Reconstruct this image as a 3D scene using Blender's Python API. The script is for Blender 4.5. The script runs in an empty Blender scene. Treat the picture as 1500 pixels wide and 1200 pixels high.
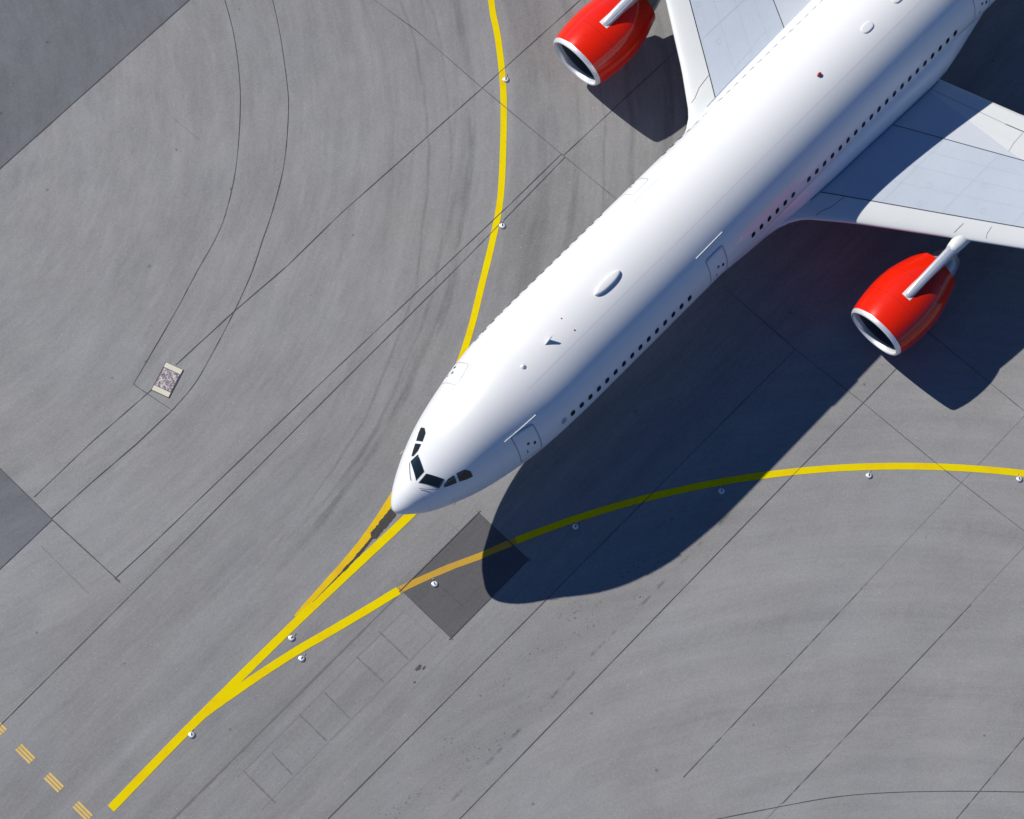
import bpy, bmesh, math, random
from mathutils import Vector, Matrix
random.seed(7)
sc = bpy.context.scene
COL = sc.collection
# ---------------------------------------------------------------- camera
cam_d = bpy.data.cameras.new("camera"); cam = bpy.data.objects.new("camera", cam_d); COL.objects.link(cam)
cr = Vector((0.688290, -0.722281, 0.067578)); cu = Vector((0.680465, 0.675103, 0.284961)); cf = Vector((0.251444, 0.150151, -0.956154))
M = Matrix((cr, cu, -cf)).transposed().to_4x4(); M.translation = Vector((-26.416072, -17.864055, 115.359886))
cam.matrix_world = M
cam_d.sensor_width = 36.0; cam_d.lens = 93.0324; cam_d.clip_start = 1; cam_d.clip_end = 9000
sc.camera = cam
sc.cycles.caustics_reflective = False; sc.cycles.caustics_refractive = False
# ---------------------------------------------------------------- light
SUN = Vector((-0.25, 1.14, 1.0)).normalized()
w = bpy.data.worlds.new("World"); sc.world = w; w.use_nodes = True
nt = w.node_tree; nt.nodes.clear()
sky = nt.nodes.new('ShaderNodeTexSky'); sky.sky_type = 'NISHITA'; sky.sun_disc = False
sky.sun_elevation = math.asin(SUN.z); sky.sun_rotation = math.atan2(SUN.x, SUN.y)
sky.altitude = 6000; sky.air_density = 1.0; sky.dust_density = 0.0; sky.ozone_density = 10.0
bg = nt.nodes.new('ShaderNodeBackground'); bg.inputs[1].default_value = 0.12
wo = nt.nodes.new('ShaderNodeOutputWorld'); nt.links.new(sky.outputs[0], bg.inputs[0]); nt.links.new(bg.outputs[0], wo.inputs[0])
sl = bpy.data.lights.new("sun", 'SUN'); sl.energy = 5.0; sl.angle = math.radians(0.5); sl.color = (1.0, 0.965, 0.91)
so = bpy.data.objects.new("sun", sl); COL.objects.link(so)
so.rotation_euler = (-SUN).to_track_quat('-Z', 'Y').to_euler(); so.location = (0, 40, 60)
sc.view_settings.view_transform = 'Standard'; sc.view_settings.look = 'None'
sc.view_settings.exposure = 0.0; sc.view_settings.gamma = 1.0

# measured ground features, metres
JOINTS={
 'dark':[
   [(-4.21, 25.28), (1.7, 25.16), (7.8, 25.08)] ,
   [(-14.19, 14.67), (-14.25, 12.98), (-14.23, 11.35)] ,
   [(-17.39, 11.27), (-15.91, 11.27), (-14.16, 11.28)] ,
   [(-14.23, 11.35), (-14.14, 9.48), (-14.1, 7.14)] ,
 ],
 'mid':[
   [(-22.16, 6.2), (-11.12, 6.41), (-2.31, 6.62), (6.72, 6.78), (11.37, 6.91), (14.65, 7.02)] ,
   [(-14.16, 7.38), (-12.03, 7.33), (-2.18, 7.32), (6.24, 7.26), (11.05, 7.22), (14.62, 7.25)] ,
   [(-15.15, -6.85), (-14.27, -6.81), (-1.39, -6.92), (15.27, -7.07)] ,
   [(-11.08, -10.95), (-5.65, -10.95), (3.24, -11.0), (15.57, -11.07), (17.91, -11.04)] ,
   [(14.64, 7.13), (17.65, 7.07), (22.36, 7.0)] ,
   [(14.02, 18.96), (14.31, 16.44), (14.4, 12.25), (14.64, 7.13), (14.81, 3.86)] ,
   [(15.18, -2.64), (15.27, -7.07), (15.57, -11.07), (15.79, -15.51), (16.22, -20.35)] ,
   [(-5.35, 12.58), (-1.7, 12.54), (1.58, 12.39), (5.22, 12.46), (14.35, 12.2), (21.05, 12.05)] ,
   [(20.49, -14.81), (20.58, -16.63)] ,
   [(-7.32, 13.28), (-6.95, 11.16)] ,
   [(-14.07, 12.61), (-10.49, 12.64), (-6.92, 12.51)] ,
   [(-14.23, 11.35), (-11.78, 11.29), (-9.16, 11.16), (-6.95, 11.16)] ,
   [(-14.16, 7.38), (-14.12, 7.07)] ,
 ],
 'thin':[
   [(8.97, 23.93), (8.03, 22.38), (6.74, 20.71), (5.43, 19.32), (3.5, 17.62), (1.8, 16.44), (0.38, 15.72), (-1.59, 15.09), (-3.68, 14.38), (-7.32, 13.28)] ,
   [(10.58, 22.35), (9.58, 20.85), (8.08, 18.89), (7.03, 17.74), (5.07, 16.06), (3.15, 14.85), (1.75, 14.11), (0.2, 13.3), (-1.66, 12.54), (-3.52, 11.89), (-5.35, 11.34), (-6.95, 11.16)] ,
   [(-2.98, -16.72), (1.01, -16.77), (5.64, -16.74), (7.94, -16.77), (8.96, -16.78)] ,
   [(-0.83, -20.61), (2.98, -20.75), (7.83, -20.98), (11.91, -20.73)] ,
   [(4.09, -26.67), (9.0, -26.49)] ,
   [(-3.3, -19.05), (-1.01, -20.64), (1.0, -22.1), (2.85, -23.71), (5.03, -25.86), (7.14, -28.08)] ,
   [(1.23, 31.06), (1.33, 29.09), (1.34, 27.03)] ,
   [(6.02, 26.84), (6.19, 25.08)] ,
   [(-3.79, 25.73), (-3.8, 25.26)] ,
   [(-13.09, -0.38), (-8.35, -0.53), (-4.15, -0.67)] ,
 ],
 'faint':[
   [(-5.43, -2.13), (-7.99, -2.3), (-10.46, -2.2), (-13.63, -1.99), (-17.59, -1.78), (-20.27, -1.57)] ,
   [(-7.57, -4.93), (-12.3, -4.86), (-16.58, -4.95)] ,
   [(-4.04, -5.23), (-6.43, -5.0), (-9.86, -4.98), (-13.67, -4.96), (-17.0, -4.94)] ,
   [(3.02, 21.47), (3.13, 19.67)] ,
   [(-5.24, 19.68), (-1.39, 20.09), (8.26, 20.43)] ,
   [(-15.4, 10.76), (-15.43, 7.7)] ,
 ],
 'seg':[
   [(-7.67, -2.63), (-7.67, -4.44)] ,
   [(-9.18, -2.71), (-9.15, -4.41)] ,
   [(-11.3, -2.82), (-11.34, -4.42)] ,
   [(-12.76, -2.71), (-12.76, -4.39)] ,
   [(-14.8, -3.07), (-14.85, -4.38)] ,
   [(-16.21, -2.69), (-16.23, -4.72)] ,
   [(-4.31, -2.74), (-4.24, -4.58)] ,
   [(-7.76, -4.74), (-7.53, -5.23)] ,
   [(-1.96, -1.32), (-1.89, -1.98)] ,
 ],
}
YA = [(18.25, 15.4), (17.54, 14.49), (16.7, 13.33), (15.09, 11.47), (13.08, 9.55), (11.0, 7.75), (9.28, 6.59), (7.21, 5.35), (5.44, 4.3), (3.73, 3.45), (1.32, 2.5), (-0.85, 1.86), (-2.0, 1.47), (-3.12, 1.17), (-4.55, 0.86), (-6.07, 0.65), (-7.47, 0.55), (-8.85, 0.46), (-9.77, 0.39)]
YB = [(-16.07, 0.3), (-15.41, 0.23), (-14.16, 0.02), (-12.91, -0.21), (-11.69, -0.46), (-10.48, -0.74), (-9.65, -0.97), (-8.46, -1.28), (-7.09, -1.63), (-5.54, -2.02), (-3.8, -2.67), (-2.13, -3.39), (0.87, -4.78), (3.88, -6.2), (6.68, -7.85), (9.3, -9.69), (11.75, -11.7), (14.06, -13.87), (16.22, -16.18), (18.33, -18.55), (19.5, -20.05)]
YS = [(-21.29, 0.19), (-19.09, 0.27), (-16.8, 0.3), (-15.34, 0.3), (-13.76, 0.27), (-12.14, 0.28), (-10.55, 0.31), (-8.62, 0.26), (-6.73, 0.19), (-4.7, 0.07), (-2.98, 0.17), (-1.12, 0.14), (1.54, 0.13)]
PATCH = [(-0.63, -2.08), (-0.67, -5.19), (-5.67, -5.07), (-5.58, -1.98)]
LIGHTS = [(15.51, 11.7), (10.06, 6.72), (-10.59, -0.09), (-10.93, -1.06), (-16.67, -0.03), (-4.4, -2.91), (1.94, -5.59), (7.83, -9.2), (13.15, -13.53), (17.93, -18.6)]
COVER = [(-5.56, 12.93), (-5.29, 12.15), (-6.61, 11.73), (-6.92, 12.51)]
DASH= [((-22.18, 6.69), (-22.22, 5.92)), ((-22.28, 5.04), (-22.26, 4.17)), ((-22.28, 3.25), (-22.24, 2.36)), ((-22.26, 1.41), (-22.24, 0.51))]
# ---------------------------------------------------------------- node helpers
class N:
    """tiny wrapper: build shader maths with python operators"""
    def __init__(s, nt, sock): s.nt, s.s = nt, sock
    def _m(s, op, *o):
        n = s.nt.nodes.new('ShaderNodeMath'); n.operation = op
        for i, v in enumerate((s,) + o):
            if isinstance(v, N): s.nt.links.new(v.s, n.inputs[i])
            else: n.inputs[i].default_value = v
        return N(s.nt, n.outputs[0])
    def __add__(s, o): return s._m('ADD', o)
    def __sub__(s, o): return s._m('SUBTRACT', o)
    def __mul__(s, o): return s._m('MULTIPLY', o)
    def __truediv__(s, o): return s._m('DIVIDE', o)
    def pw(s, o): return s._m('POWER', o)
    def abs(s): return s._m('ABSOLUTE')
    def sqrt(s): return s._m('SQRT')
    def atan2(s, o): return s._m('ARCTAN2', o)
    def clamp(s):
        r = s._m('MAXIMUM', 0.0); return r._m('MINIMUM', 1.0)
    def step(s, a, b):   # smoothstep a..b (a may exceed b)
        n = s.nt.nodes.new('ShaderNodeMapRange'); n.interpolation_type = 'SMOOTHSTEP'
        s.nt.links.new(s.s, n.inputs[0])
        if a < b: n.inputs[1].default_value = a; n.inputs[2].default_value = b; n.inputs[3].default_value = 0; n.inputs[4].default_value = 1
        else: n.inputs[1].default_value = b; n.inputs[2].default_value = a; n.inputs[3].default_value = 1; n.inputs[4].default_value = 0
        return N(s.nt, n.outputs[0])
def xyz(nt, kind='Object'):
    t = nt.nodes.new('ShaderNodeTexCoord'); s = nt.nodes.new('ShaderNodeSeparateXYZ')
    nt.links.new(t.outputs[kind], s.inputs[0])
    return N(nt, s.outputs[0]), N(nt, s.outputs[1]), N(nt, s.outputs[2])
def comb(nt, x, y, z=0.0):
    c = nt.nodes.new('ShaderNodeCombineXYZ')
    for i, v in enumerate((x, y, z)):
        if isinstance(v, N): nt.links.new(v.s, c.inputs[i])
        else: c.inputs[i].default_value = v
    return c.outputs[0]
def noise(nt, vec, scale, detail=3, rough=0.55, dist=0.0):
    n = nt.nodes.new('ShaderNodeTexNoise'); n.inputs['Scale'].default_value = scale
    n.inputs['Detail'].default_value = detail; n.inputs['Roughness'].default_value = rough; n.inputs['Distortion'].default_value = dist
    nt.links.new(vec, n.inputs['Vector']); return N(nt, n.outputs['Fac'])
def vor(nt, vec, scale):
    n = nt.nodes.new('ShaderNodeTexVoronoi'); n.inputs['Scale'].default_value = scale
    nt.links.new(vec, n.inputs['Vector']); return N(nt, n.outputs['Distance']), n.outputs['Color']
def mix(nt, fac, a, b):
    n = nt.nodes.new('ShaderNodeMix'); n.data_type = 'RGBA'
    def put(i, v):
        if isinstance(v, N): nt.links.new(v.s, n.inputs[i])
        elif isinstance(v, (tuple, list)): n.inputs[i].default_value = (*v, 1)
        elif isinstance(v, (int, float)): n.inputs[i].default_value = v
        else: nt.links.new(v, n.inputs[i])
    put(0, fac); put(6, a); put(7, b); return n.outputs[2]
def scalecol(nt, col, f):
    n = nt.nodes.new('ShaderNodeVectorMath'); n.operation = 'SCALE'
    if isinstance(col, tuple): n.inputs[0].default_value = col
    else: nt.links.new(col, n.inputs[0])
    nt.links.new(f.s, n.inputs[3]); return n.outputs[0]
def mat(name, color=(.5, .5, .5), rough=.5, metal=0., coat=0., spec=.5):
    m = bpy.data.materials.new(name); m.use_nodes = True
    b = m.node_tree.nodes['Principled BSDF']
    b.inputs['Base Color'].default_value = (*color, 1); b.inputs['Roughness'].default_value = rough
    b.inputs['Metallic'].default_value = metal; b.inputs['Coat Weight'].default_value = coat
    b.inputs['Coat Roughness'].default_value = 0.06; b.inputs['Specular IOR Level'].default_value = spec
    return m, m.node_tree, b
def vary(name, color, rough, amt=.06, scale=1.2, metal=0., coat=0., stretch=(1, 1, 1), spec=.5, bump=0.0):
    m, nt, b = mat(name, color, rough, metal, coat, spec)
    x, y, z = xyz(nt); v = comb(nt, x*stretch[0], y*stretch[1], z*stretch[2])
    f = noise(nt, v, scale, 5, .6)*(2*amt) + (1-amt)
    g = noise(nt, v, scale*14, 3, .6)*(amt) + (1-amt*.5)
    nt.links.new(scalecol(nt, color, f*g), b.inputs['Base Color'])
    nt.links.new((noise(nt, v, scale*3, 3)*(rough*.5) + rough*.75).s, b.inputs['Roughness'])
    if bump:
        bn = nt.nodes.new('ShaderNodeBump'); bn.inputs['Strength'].default_value = bump; bn.inputs['Distance'].default_value = .02
        nt.links.new(noise(nt, v, scale*2.5, 2).s, bn.inputs['Height']); nt.links.new(bn.outputs[0], b.inputs['Normal'])
    return m
# ---------------------------------------------------------------- pavement material
ARC_A = (-8.746, 33.6); ARC_B = (-18.855, -47.296)
def pavement(name, base, amp=1.0, lanes=True, speck=.5):
    m, nt, b = mat(name, base, .9, spec=.12)
    x, y, z = xyz(nt); P = comb(nt, x, y)
    big = noise(nt, P, .07, 3, .5); med = noise(nt, P, .5, 5, .6, .4); fine = noise(nt, P, 6, 4, .8); grit = noise(nt, P, 15, 1, .5)
    def streak(c):
        dx = x - c[0]; dy = y - c[1]; r = (dx*dx + dy*dy).sqrt(); th = dy.atan2(dx)
        wob = noise(nt, P, .12, 2)*.9
        a = noise(nt, comb(nt, (r+wob)*1.1, th*5.0), 1.0, 5, .65)
        c2 = noise(nt, comb(nt, (r+wob*.4)*4.0, th*9.0), 1.0, 4, .7)
        return r, a, c2
    rA, a1, a2 = streak(ARC_A); rB, b1, b2 = streak(ARC_B)
    l1 = noise(nt, comb(nt, x*.12, y*1.1), 1.0, 5, .65); l2 = noise(nt, comb(nt, x*.35, y*5.0), 1.0, 4, .7)
    mA = y.step(6.4, 7.4); mB = y.step(-5.5, -8.5); mL = (mA*-1.0 + 1.0)*(mB*-1.0 + 1.0)
    # turning sweep reaches into the lane near the stand
    near = x.step(-8, 2)
    mA2 = y.step(.2, 3.0)*near; mA = mA._m('MAXIMUM', mA2); mL = mL*(mA*-1.0+1.0)
    s = (a1 + a2*.6 - .8)*mA + (b1*.8 + b2*.35 - .575)*mB + (l1 + l2*.5 - .75)*mL
    tone = (big-.5)*.20 + (med-.5)*.16 + s*(.50*amp) + (fine-.5)*.40 + (grit-.5)*.38 + (noise(nt, P, 1.6, 3, .6)-.5)*.12 + (noise(nt, comb(nt, x*.10, y*.32), 1.0, 4, .55)-.5)*.30
    if lanes:
        tone = tone + y.step(7.3, 6.4)*y.step(-7.1, -6.7)*(-.05) + y.step(-11, -11.2)*.06 + y.step(7, 12)*x.step(4, -4)*.04 + .015
        # worn rubber beside the curved guide line
        rub = rA.step(32.7, 33.3)*rA.step(36.5, 34.2)*y.step(3, 6)
        tone = tone - rub*(a2*.22 + .0)
        wob = (noise(nt, P, .22, 2)-.5)*.9
        thA = (y-ARC_A[1]).atan2(x-ARC_A[0])
        brk = noise(nt, comb(nt, rA*2.2, thA*7), 1.0, 4, .7).step(.32, .58)
        for r0, wd_, k_, dr in ((31.0, .30, .13, 0), (29.6, .12, .10, 1.2), (28.3, .10, .12, 2.0), (30.4, .55, .06, .5), (34.4, .9, .07, 0), (36.1, .28, .09, -.4), (38.4, .22, .10, .6), (40.2, .35, .13, .4), (41.3, .18, .12, -.6), (42.6, .3, .08, 0), (26.5, .2, .05, 2.5), (37.0, .10, .12, 1.0)):
            d_ = (rA + wob - r0 + (thA+.55)*dr).abs()
            tone = tone - d_.step(wd_, wd_*.25)*brk*(k_*1.5)*y.step(.3, 1.5)*x.step(-11, -4)
        # broken edge of the ravelled strip, and long sweeps on the far side
        dB = (rB + wob*.6)
        for r0, wd_, k_ in ((33.2, .5, .05), (36.4, .8, .06), (40.1, .6, .05), (44.0, .5, .05), (49.2, .4, .05)):
            tone = tone - (dB - r0).abs().step(wd_, wd_*.2)*brk*k_*y.step(-9, -11)
        edge = (y + 10.15 + wob*.25).abs().step(.10, .03)*noise(nt, comb(nt, x*.8, y*.5), 1.0, 3).step(.48, .6)*x.step(-15, -12)*x.step(9, 6)
        tone = tone - edge*.32
        # gritty ravelled strip
        band = y.step(-6.9, -8.4)*y.step(-11.2, -9.9)*x.step(-21, -14)*x.step(11, 2)
        sp = noise(nt, P, 6.0, 4, .85).step(.55, .66)*noise(nt, comb(nt, x*.5, y*1.3), 1.0, 3).step(.42, .62)
        tone = tone - band*(sp*.8 + .04)
        # tyre tracks straight down the lane
        tr = (y+1.9).abs().step(.55, .1) + (y-2.1).abs().step(.7, .15)
        tone = tone - tr*(l1*.11)*x.step(2, -4)
    # light aggregate flecks
    d, c = vor(nt, P, 3.1)
    fl = d.step(.10, .04)*noise(nt, P, 1.7, 2).step(.48, .62)
    col = scalecol(nt, base, (tone + 1.0)._m('MAXIMUM', .2))
    warm = mix(nt, (noise(nt, P, .16, 5, .65)).step(.25, .75), (1.012, 1.0, .985), (.985, .998, 1.018))
    mm = nt.nodes.new('ShaderNodeVectorMath'); mm.operation = 'MULTIPLY'
    nt.links.new(col, mm.inputs[0]); nt.links.new(warm, mm.inputs[1])
    out = mix(nt, fl*speck, mm.outputs[0], (base[0]*2.2, base[1]*2.2, base[2]*2.25))
    # small dark blots
    d2, c2 = vor(nt, P, .55)
    out = mix(nt, d2.step(.05, .025)*.55, out, (base[0]*.35,)*3)
    nt.links.new(out, b.inputs['Base Color'])
    bn = nt.nodes.new('ShaderNodeBump'); bn.inputs['Strength'].default_value = .25; bn.inputs['Distance'].default_value = .01
    nt.links.new((fine+grit).s, bn.inputs['Height']); nt.links.new(bn.outputs[0], b.inputs['Normal'])
    return m
def paint_mat(name, color, wear=.25, under=(.2, .2, .2), old=(.5, .3, .05), oldamt=.5):
    m, nt, b = mat(name, color, .8, spec=.05)
    x, y, z = xyz(nt); P = comb(nt, x, y)
    f = noise(nt, P, .9, 5, .7).step(.42, .72)*oldamt
    g = noise(nt, P, 7, 5, .8).step(.58, .70)*wear
    c = mix(nt, f, color, old)
    c = scalecol(nt, c, noise(nt, P, 14, 3, .7)*.25 + .88)
    c = mix(nt, g, c, under)
    nt.links.new(c, b.inputs['Base Color']); return m
# ---------------------------------------------------------------- mesh helpers
def link(name, bm, m=None, parent=None, smooth=False):
    me = bpy.data.meshes.new(name); bm.normal_update(); bm.to_mesh(me); bm.free()
    o = bpy.data.objects.new(name, me); COL.objects.link(o)
    if m is not None:
        for k in (m if isinstance(m, (list, tuple)) else [m]): me.materials.append(k)
    if smooth:
        for p in me.polygons: p.use_smooth = True
    if parent is not None: o.parent = parent
    return o
def empty(name, loc, label, cat, group=None):
    o = bpy.data.objects.new(name, None); COL.objects.link(o); o.location = loc; o.empty_display_size = .3
    o['label'] = label; o['category'] = cat
    if group: o['group'] = group
    return o
def struct(o): o['kind'] = 'structure'; return o
def grid_faces(bm, rows, closed=False, flip=False):
    V = [[bm.verts.new(p) for p in r] for r in rows]
    for i in range(len(V)-1):
        n = len(V[i]); rng = range(n if closed else n-1)
        for j in rng:
            a, b_, c, d = V[i][j], V[i][(j+1) % n], V[i+1][(j+1) % n], V[i+1][j]
            f = [a, b_, c, d] if not flip else [d, c, b_, a]
            try: bm.faces.new(f)
            except ValueError: pass
    return V
def rev(bm, prof, seg=48, ctr=(0, 0, 0), axis='x', closed=False):
    """surface of revolution, prof = [(along, radius)]"""
    rows = []
    for a, r in prof:
        row = []
        for k in range(seg):
            t = 2*math.pi*k/seg; c, s = math.cos(t)*r, math.sin(t)*r
            if axis == 'x': p = (a, c, s)
            elif axis == 'y': p = (s, a, c)
            else: p = (c, s, a)
            row.append((p[0]+ctr[0], p[1]+ctr[1], p[2]+ctr[2]))
        rows.append(row)
    V = grid_faces(bm, rows, True)
    return V
def cap(bm, row):
    try: bm.faces.new(row)
    except ValueError: pass
def box(bm, c, s, rz=0.0, bevel=0.0):
    r = bmesh.ops.create_cube(bm, size=1.0); vs = r['verts']
    bmesh.ops.scale(bm, vec=s, verts=vs)
    if bevel:
        es = list({e for v in vs for e in v.link_edges})
        q = bmesh.ops.bevel(bm, geom=es, offset=bevel, segments=2, affect='EDGES', profile=.6)
        vs = list({v for f in q['faces'] for v in f.verts} | {v for v in vs if v.is_valid})
    if rz: bmesh.ops.rotate(bm, cent=(0, 0, 0), matrix=Matrix.Rotation(rz, 3, 'Z'), verts=vs)
    bmesh.ops.translate(bm, vec=c, verts=vs)
def tube(bm, pts, r, seg=10):
    rows = []
    for i, p in enumerate(pts):
        p = Vector(p); a = Vector(pts[max(i-1, 0)]); b_ = Vector(pts[min(i+1, len(pts)-1)]); t = (b_-a).normalized()
        u = t.cross(Vector((0, 0, 1)))
        if u.length < .05: u = t.cross(Vector((0, 1, 0)))
        u.normalize(); v = t.cross(u); rr = r[i] if isinstance(r, (list, tuple)) else r
        rows.append([p + (u*math.cos(k*2*math.pi/seg) + v*math.sin(k*2*math.pi/seg))*rr for k in range(seg)])
    V = grid_faces(bm, rows, True); cap(bm, V[0][::-1]); cap(bm, V[-1])
def curve_pts(pts, n=8):
    """Catmull-Rom through 2D points"""
    out = []
    for i in range(len(pts)-1):
        p0 = pts[max(i-1, 0)]; p1 = pts[i]; p2 = pts[i+1]; p3 = pts[min(i+2, len(pts)-1)]
        for k in range(n):
            t = k/n
            out.append(tuple(.5*((2*p1[a]) + (-p0[a]+p2[a])*t + (2*p0[a]-5*p1[a]+4*p2[a]-p3[a])*t*t + (-p0[a]+3*p1[a]-3*p2[a]+p3[a])*t**3) for a in (0, 1)))
    out.append(tuple(pts[-1])); return out
def ribbon(bm, pts, width, z, jitter=0.0):
    L, R = [], []
    for i, p in enumerate(pts):
        a = pts[max(i-1, 0)]; c = pts[min(i+1, len(pts)-1)]
        dx, dy = c[0]-a[0], c[1]-a[1]; l = math.hypot(dx, dy) or 1
        h = width/2*(1+random.uniform(-jitter, jitter))
        L.append(bm.verts.new((p[0]-dy/l*h, p[1]+dx/l*h, z))); R.append(bm.verts.new((p[0]+dy/l*h, p[1]-dx/l*h, z)))
    for i in range(len(pts)-1): bm.faces.new((L[i], R[i], R[i+1], L[i+1]))
def resample(pts, d):
    out = [pts[0]]
    for a, b_ in zip(pts, pts[1:]):
        l = math.hypot(b_[0]-a[0], b_[1]-a[1]); n = max(1, int(l/d))
        out += [(a[0]+(b_[0]-a[0])*k/n, a[1]+(b_[1]-a[1])*k/n) for k in range(1, n+1)]
    return out
def sheet(name, x0, x1, y0, y1, z, m):
    bm = bmesh.new(); bm.faces.new([bm.verts.new(p) for p in ((x0, y0, z), (x1, y0, z), (x1, y1, z), (x0, y1, z))])
    return struct(link(name, bm, m))
# ---------------------------------------------------------------- the apron
G0 = (.244, .241, .236)
m_apron = pavement('apron concrete', G0)
m_slab = pavement('bluish slab concrete', (.148, .153, .160), .9, lanes=False, speck=.75)
m_patch = pavement('asphalt patch', (.110, .107, .108), .75, lanes=False, speck=.15)
m_joint = vary('joint sealant', (.075, .075, .077), .8, .3, 6)
m_hair = vary('hairline seam', (.075, .075, .076), .9, .3, 6)
m_faint = vary('old scuffs', (.145, .145, .148), .9, .25, 5)
m_yel = paint_mat('yellow guide paint', (.72, .575, .0), .7, under=(.36, .30, .10), old=(.70, .46, .004), oldamt=.85)
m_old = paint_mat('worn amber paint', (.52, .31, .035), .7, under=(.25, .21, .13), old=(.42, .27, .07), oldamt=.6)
m_fork = paint_mat('worn yellow paint', (.70, .47, .012), .6, under=(.45, .28, .06), old=(.62, .36, .02), oldamt=.8)
m_dash = paint_mat('pale amber paint', (.66, .46, .14), .5, under=(.3, .26, .16))
m_rub = vary('black paint residue', (.05, .045, .04), .9, .5, 8)
sheet('ground', -3000, 3000, -3000, 3000, 0, m_apron)
sheet('apron_slab', -13.95-.25, 400, 25.12, 400, .004, m_slab)
sheet('apron_slab', -400, -14.2, 11.3, 400, .004, m_slab)
sheet('asphalt_patch', -5.65, -.65, -5.12, -2.02, .004, m_patch)
def joints(name, lines, wd, z, m, jit=.0, step=.6):
    bm = bmesh.new()
    for k, l in enumerate(lines): ribbon(bm, resample(l, step), wd, z + k*.0002, jit)
    struct(link(name, bm, m))
def ortho(l):
    """the slab joints are straight: keep the measured ends only"""
    return [l[0], l[-1]]
def extend(l, a=0, b=0):
    """lengthen a polyline straight on at its ends"""
    def out(p, q, d):
        n = math.hypot(q[0]-p[0], q[1]-p[1]); return (q[0]+(q[0]-p[0])/n*d, q[1]+(q[1]-p[1])/n*d)
    r = list(l)
    if a: r = [out(l[1], l[0], a)] + r
    if b: r = r + [out(l[-2], l[-1], b)]
    return r
D = JOINTS['dark']
joints('slab_joint', [[(-60, 25.12), (60, 25.1)], [(-14.2, 60), (-14.23, 11.35), (-14.1, 7.14)], [(-60, 11.27), (-14.2, 11.28)]], .045, .016, m_joint, .4)
m0 = JOINTS['mid']
mid = [extend(m0[0], 30, 0), m0[1], extend(ortho(m0[2]), 30, 0), extend(ortho(m0[3]), 30, 0), extend(ortho(m0[4]), 0, 30), m0[5], m0[6], extend(m0[7], 0, 20), extend(ortho(m0[8]), 6, 30)] + m0[9:]
joints('expansion_joint', mid, .027, .0165, m_joint, .45)
th = [extend(curve_pts(l, 6), 20 if i < 2 else 0, 20 if i == 5 else 0) if i in (0, 1, 5) else l for i, l in enumerate(JOINTS['thin'])]
joints('hairline_joint', th[:2] + th[5:6], .022, .0195, m_hair, .3)
th[2] = [(-2.98, -16.74), (8.96, -16.78)]; th[3] = [(-.83, -20.66), (11.91, -20.82)]
joints('hairline_crack', th[2:5] + th[6:9], .026, .0205, m_faint, .8, .25)
joints('old_scuff', [JOINTS['faint'][3], JOINTS['faint'][5], JOINTS['seg'][-1]], .035, .0065, vary('faint scuff', (.178, .177, .177), .9, .2, 5), .5, .3)
joints('sealed_groove', [[(-24, -2.05), (-5.65, -2.1)]], .08, .0069, vary('sealed groove', (.15, .148, .147), .9, .2, 5), .5, .3)
joints('groove_mark', JOINTS['seg'][:6], .06, .0072, vary('groove wear', (.15,.148,.15), .9, .25, 5), .6, .15)
joints('groove_outline', [[(-16.6, -2.75), (-6.2, -2.75)], [(-16.9, -4.5), (-6.0, -4.5)], [(-14.0, -2.8), (-14.0, -4.5)], [(-10.1, -2.8), (-10.1, -4.4)], [(-6.2, -2.6), (-6.2, -4.5)]], .05, .0068, vary('groove outline', (.210, .208, .206), .9, .2, 5), .6, .3)
joints('patch_scratch', [JOINTS['seg'][6]], .04, .0075, m_hair, .5, .15)
def blot(name, cx, cy, rx, ry, z, m, n=14):
    bm = bmesh.new(); bm.faces.new([bm.verts.new((cx+rx*random.uniform(.55, 1.1)*math.cos(2*math.pi*k/n), cy+ry*random.uniform(.55, 1.1)*math.sin(2*math.pi*k/n), z)) for k in range(n)])
    struct(link(name, bm, m))
blot('oil_stain', -7.62, -5.02, .22, .10, .0078, m_hair); blot('oil_stain', -7.45, -5.2, .12, .06, .0079, m_hair); blot('oil_stain', -8.2, -5.35, .07, .05, .0078, m_hair)
# black corner over-runs of the patch saw cuts
pc = [(-.65, -2.02), (-.65, -5.12), (-5.65, -5.12), (-5.65, -2.02)]
joints('saw_cut', [extend([pc[i], pc[(i+1) % 4]], .12, .12) for i in range(4)], .035, .0225, m_joint, .3)
joints('faint_joint', [[(8.9, -16.78), (30, -16.8)], [(11.9, -20.8), (32, -20.9)], [(-12, -20.6), (-.8, -20.62)]], .03, .0064, vary('faint joint', (.195, .192, .188), .9, .2, 5), .6, .3)
# guide lines
bm = bmesh.new(); ribbon(bm, curve_pts([(-21.33, .17), (-16.8, .27), (-12.1, .29), (-9.0, .26), (-5.5, .17), (-3.0, .11), (4, .08), (12, .06)], 10), .38, .0125, .02); struct(link('guide_line', bm, m_yel))
ya = curve_pts(YA, 6)
up = [p for p in ya if p[0] > -1.4]; lo = [p for p in ya if p[0] < -1.0]
ext = [(18.25+2.2*k, 15.4+3.05*k+.12*k*k) for k in range(14, 0, -1)]
bm = bmesh.new(); ribbon(bm, curve_pts(ext + YA[:12], 6), .30, .009, .02); struct(link('curved_guide_line', bm, m_yel))
bm = bmesh.new(); ribbon(bm, curve_pts([YA[11]] + YA[12:], 6), .34, .0085, .05); struct(link('worn_guide_line', bm, m_fork))
PX = -5.6
full = curve_pts(YB, 8)
def arc_at(x):   # point of the measured circle at this x
    return (x, ARC_B[1] + math.sqrt(46.95**2 - (x-ARC_B[0])**2))
path = [p for p in full if p[0] < -3.2] + [arc_at(-2.1+.1*k) for k in range(298)]
bm = bmesh.new(); ribbon(bm, [p for p in path if p[0] <= PX], .37, .0115, .03); struct(link('curved_guide_line', bm, m_yel))
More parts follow.
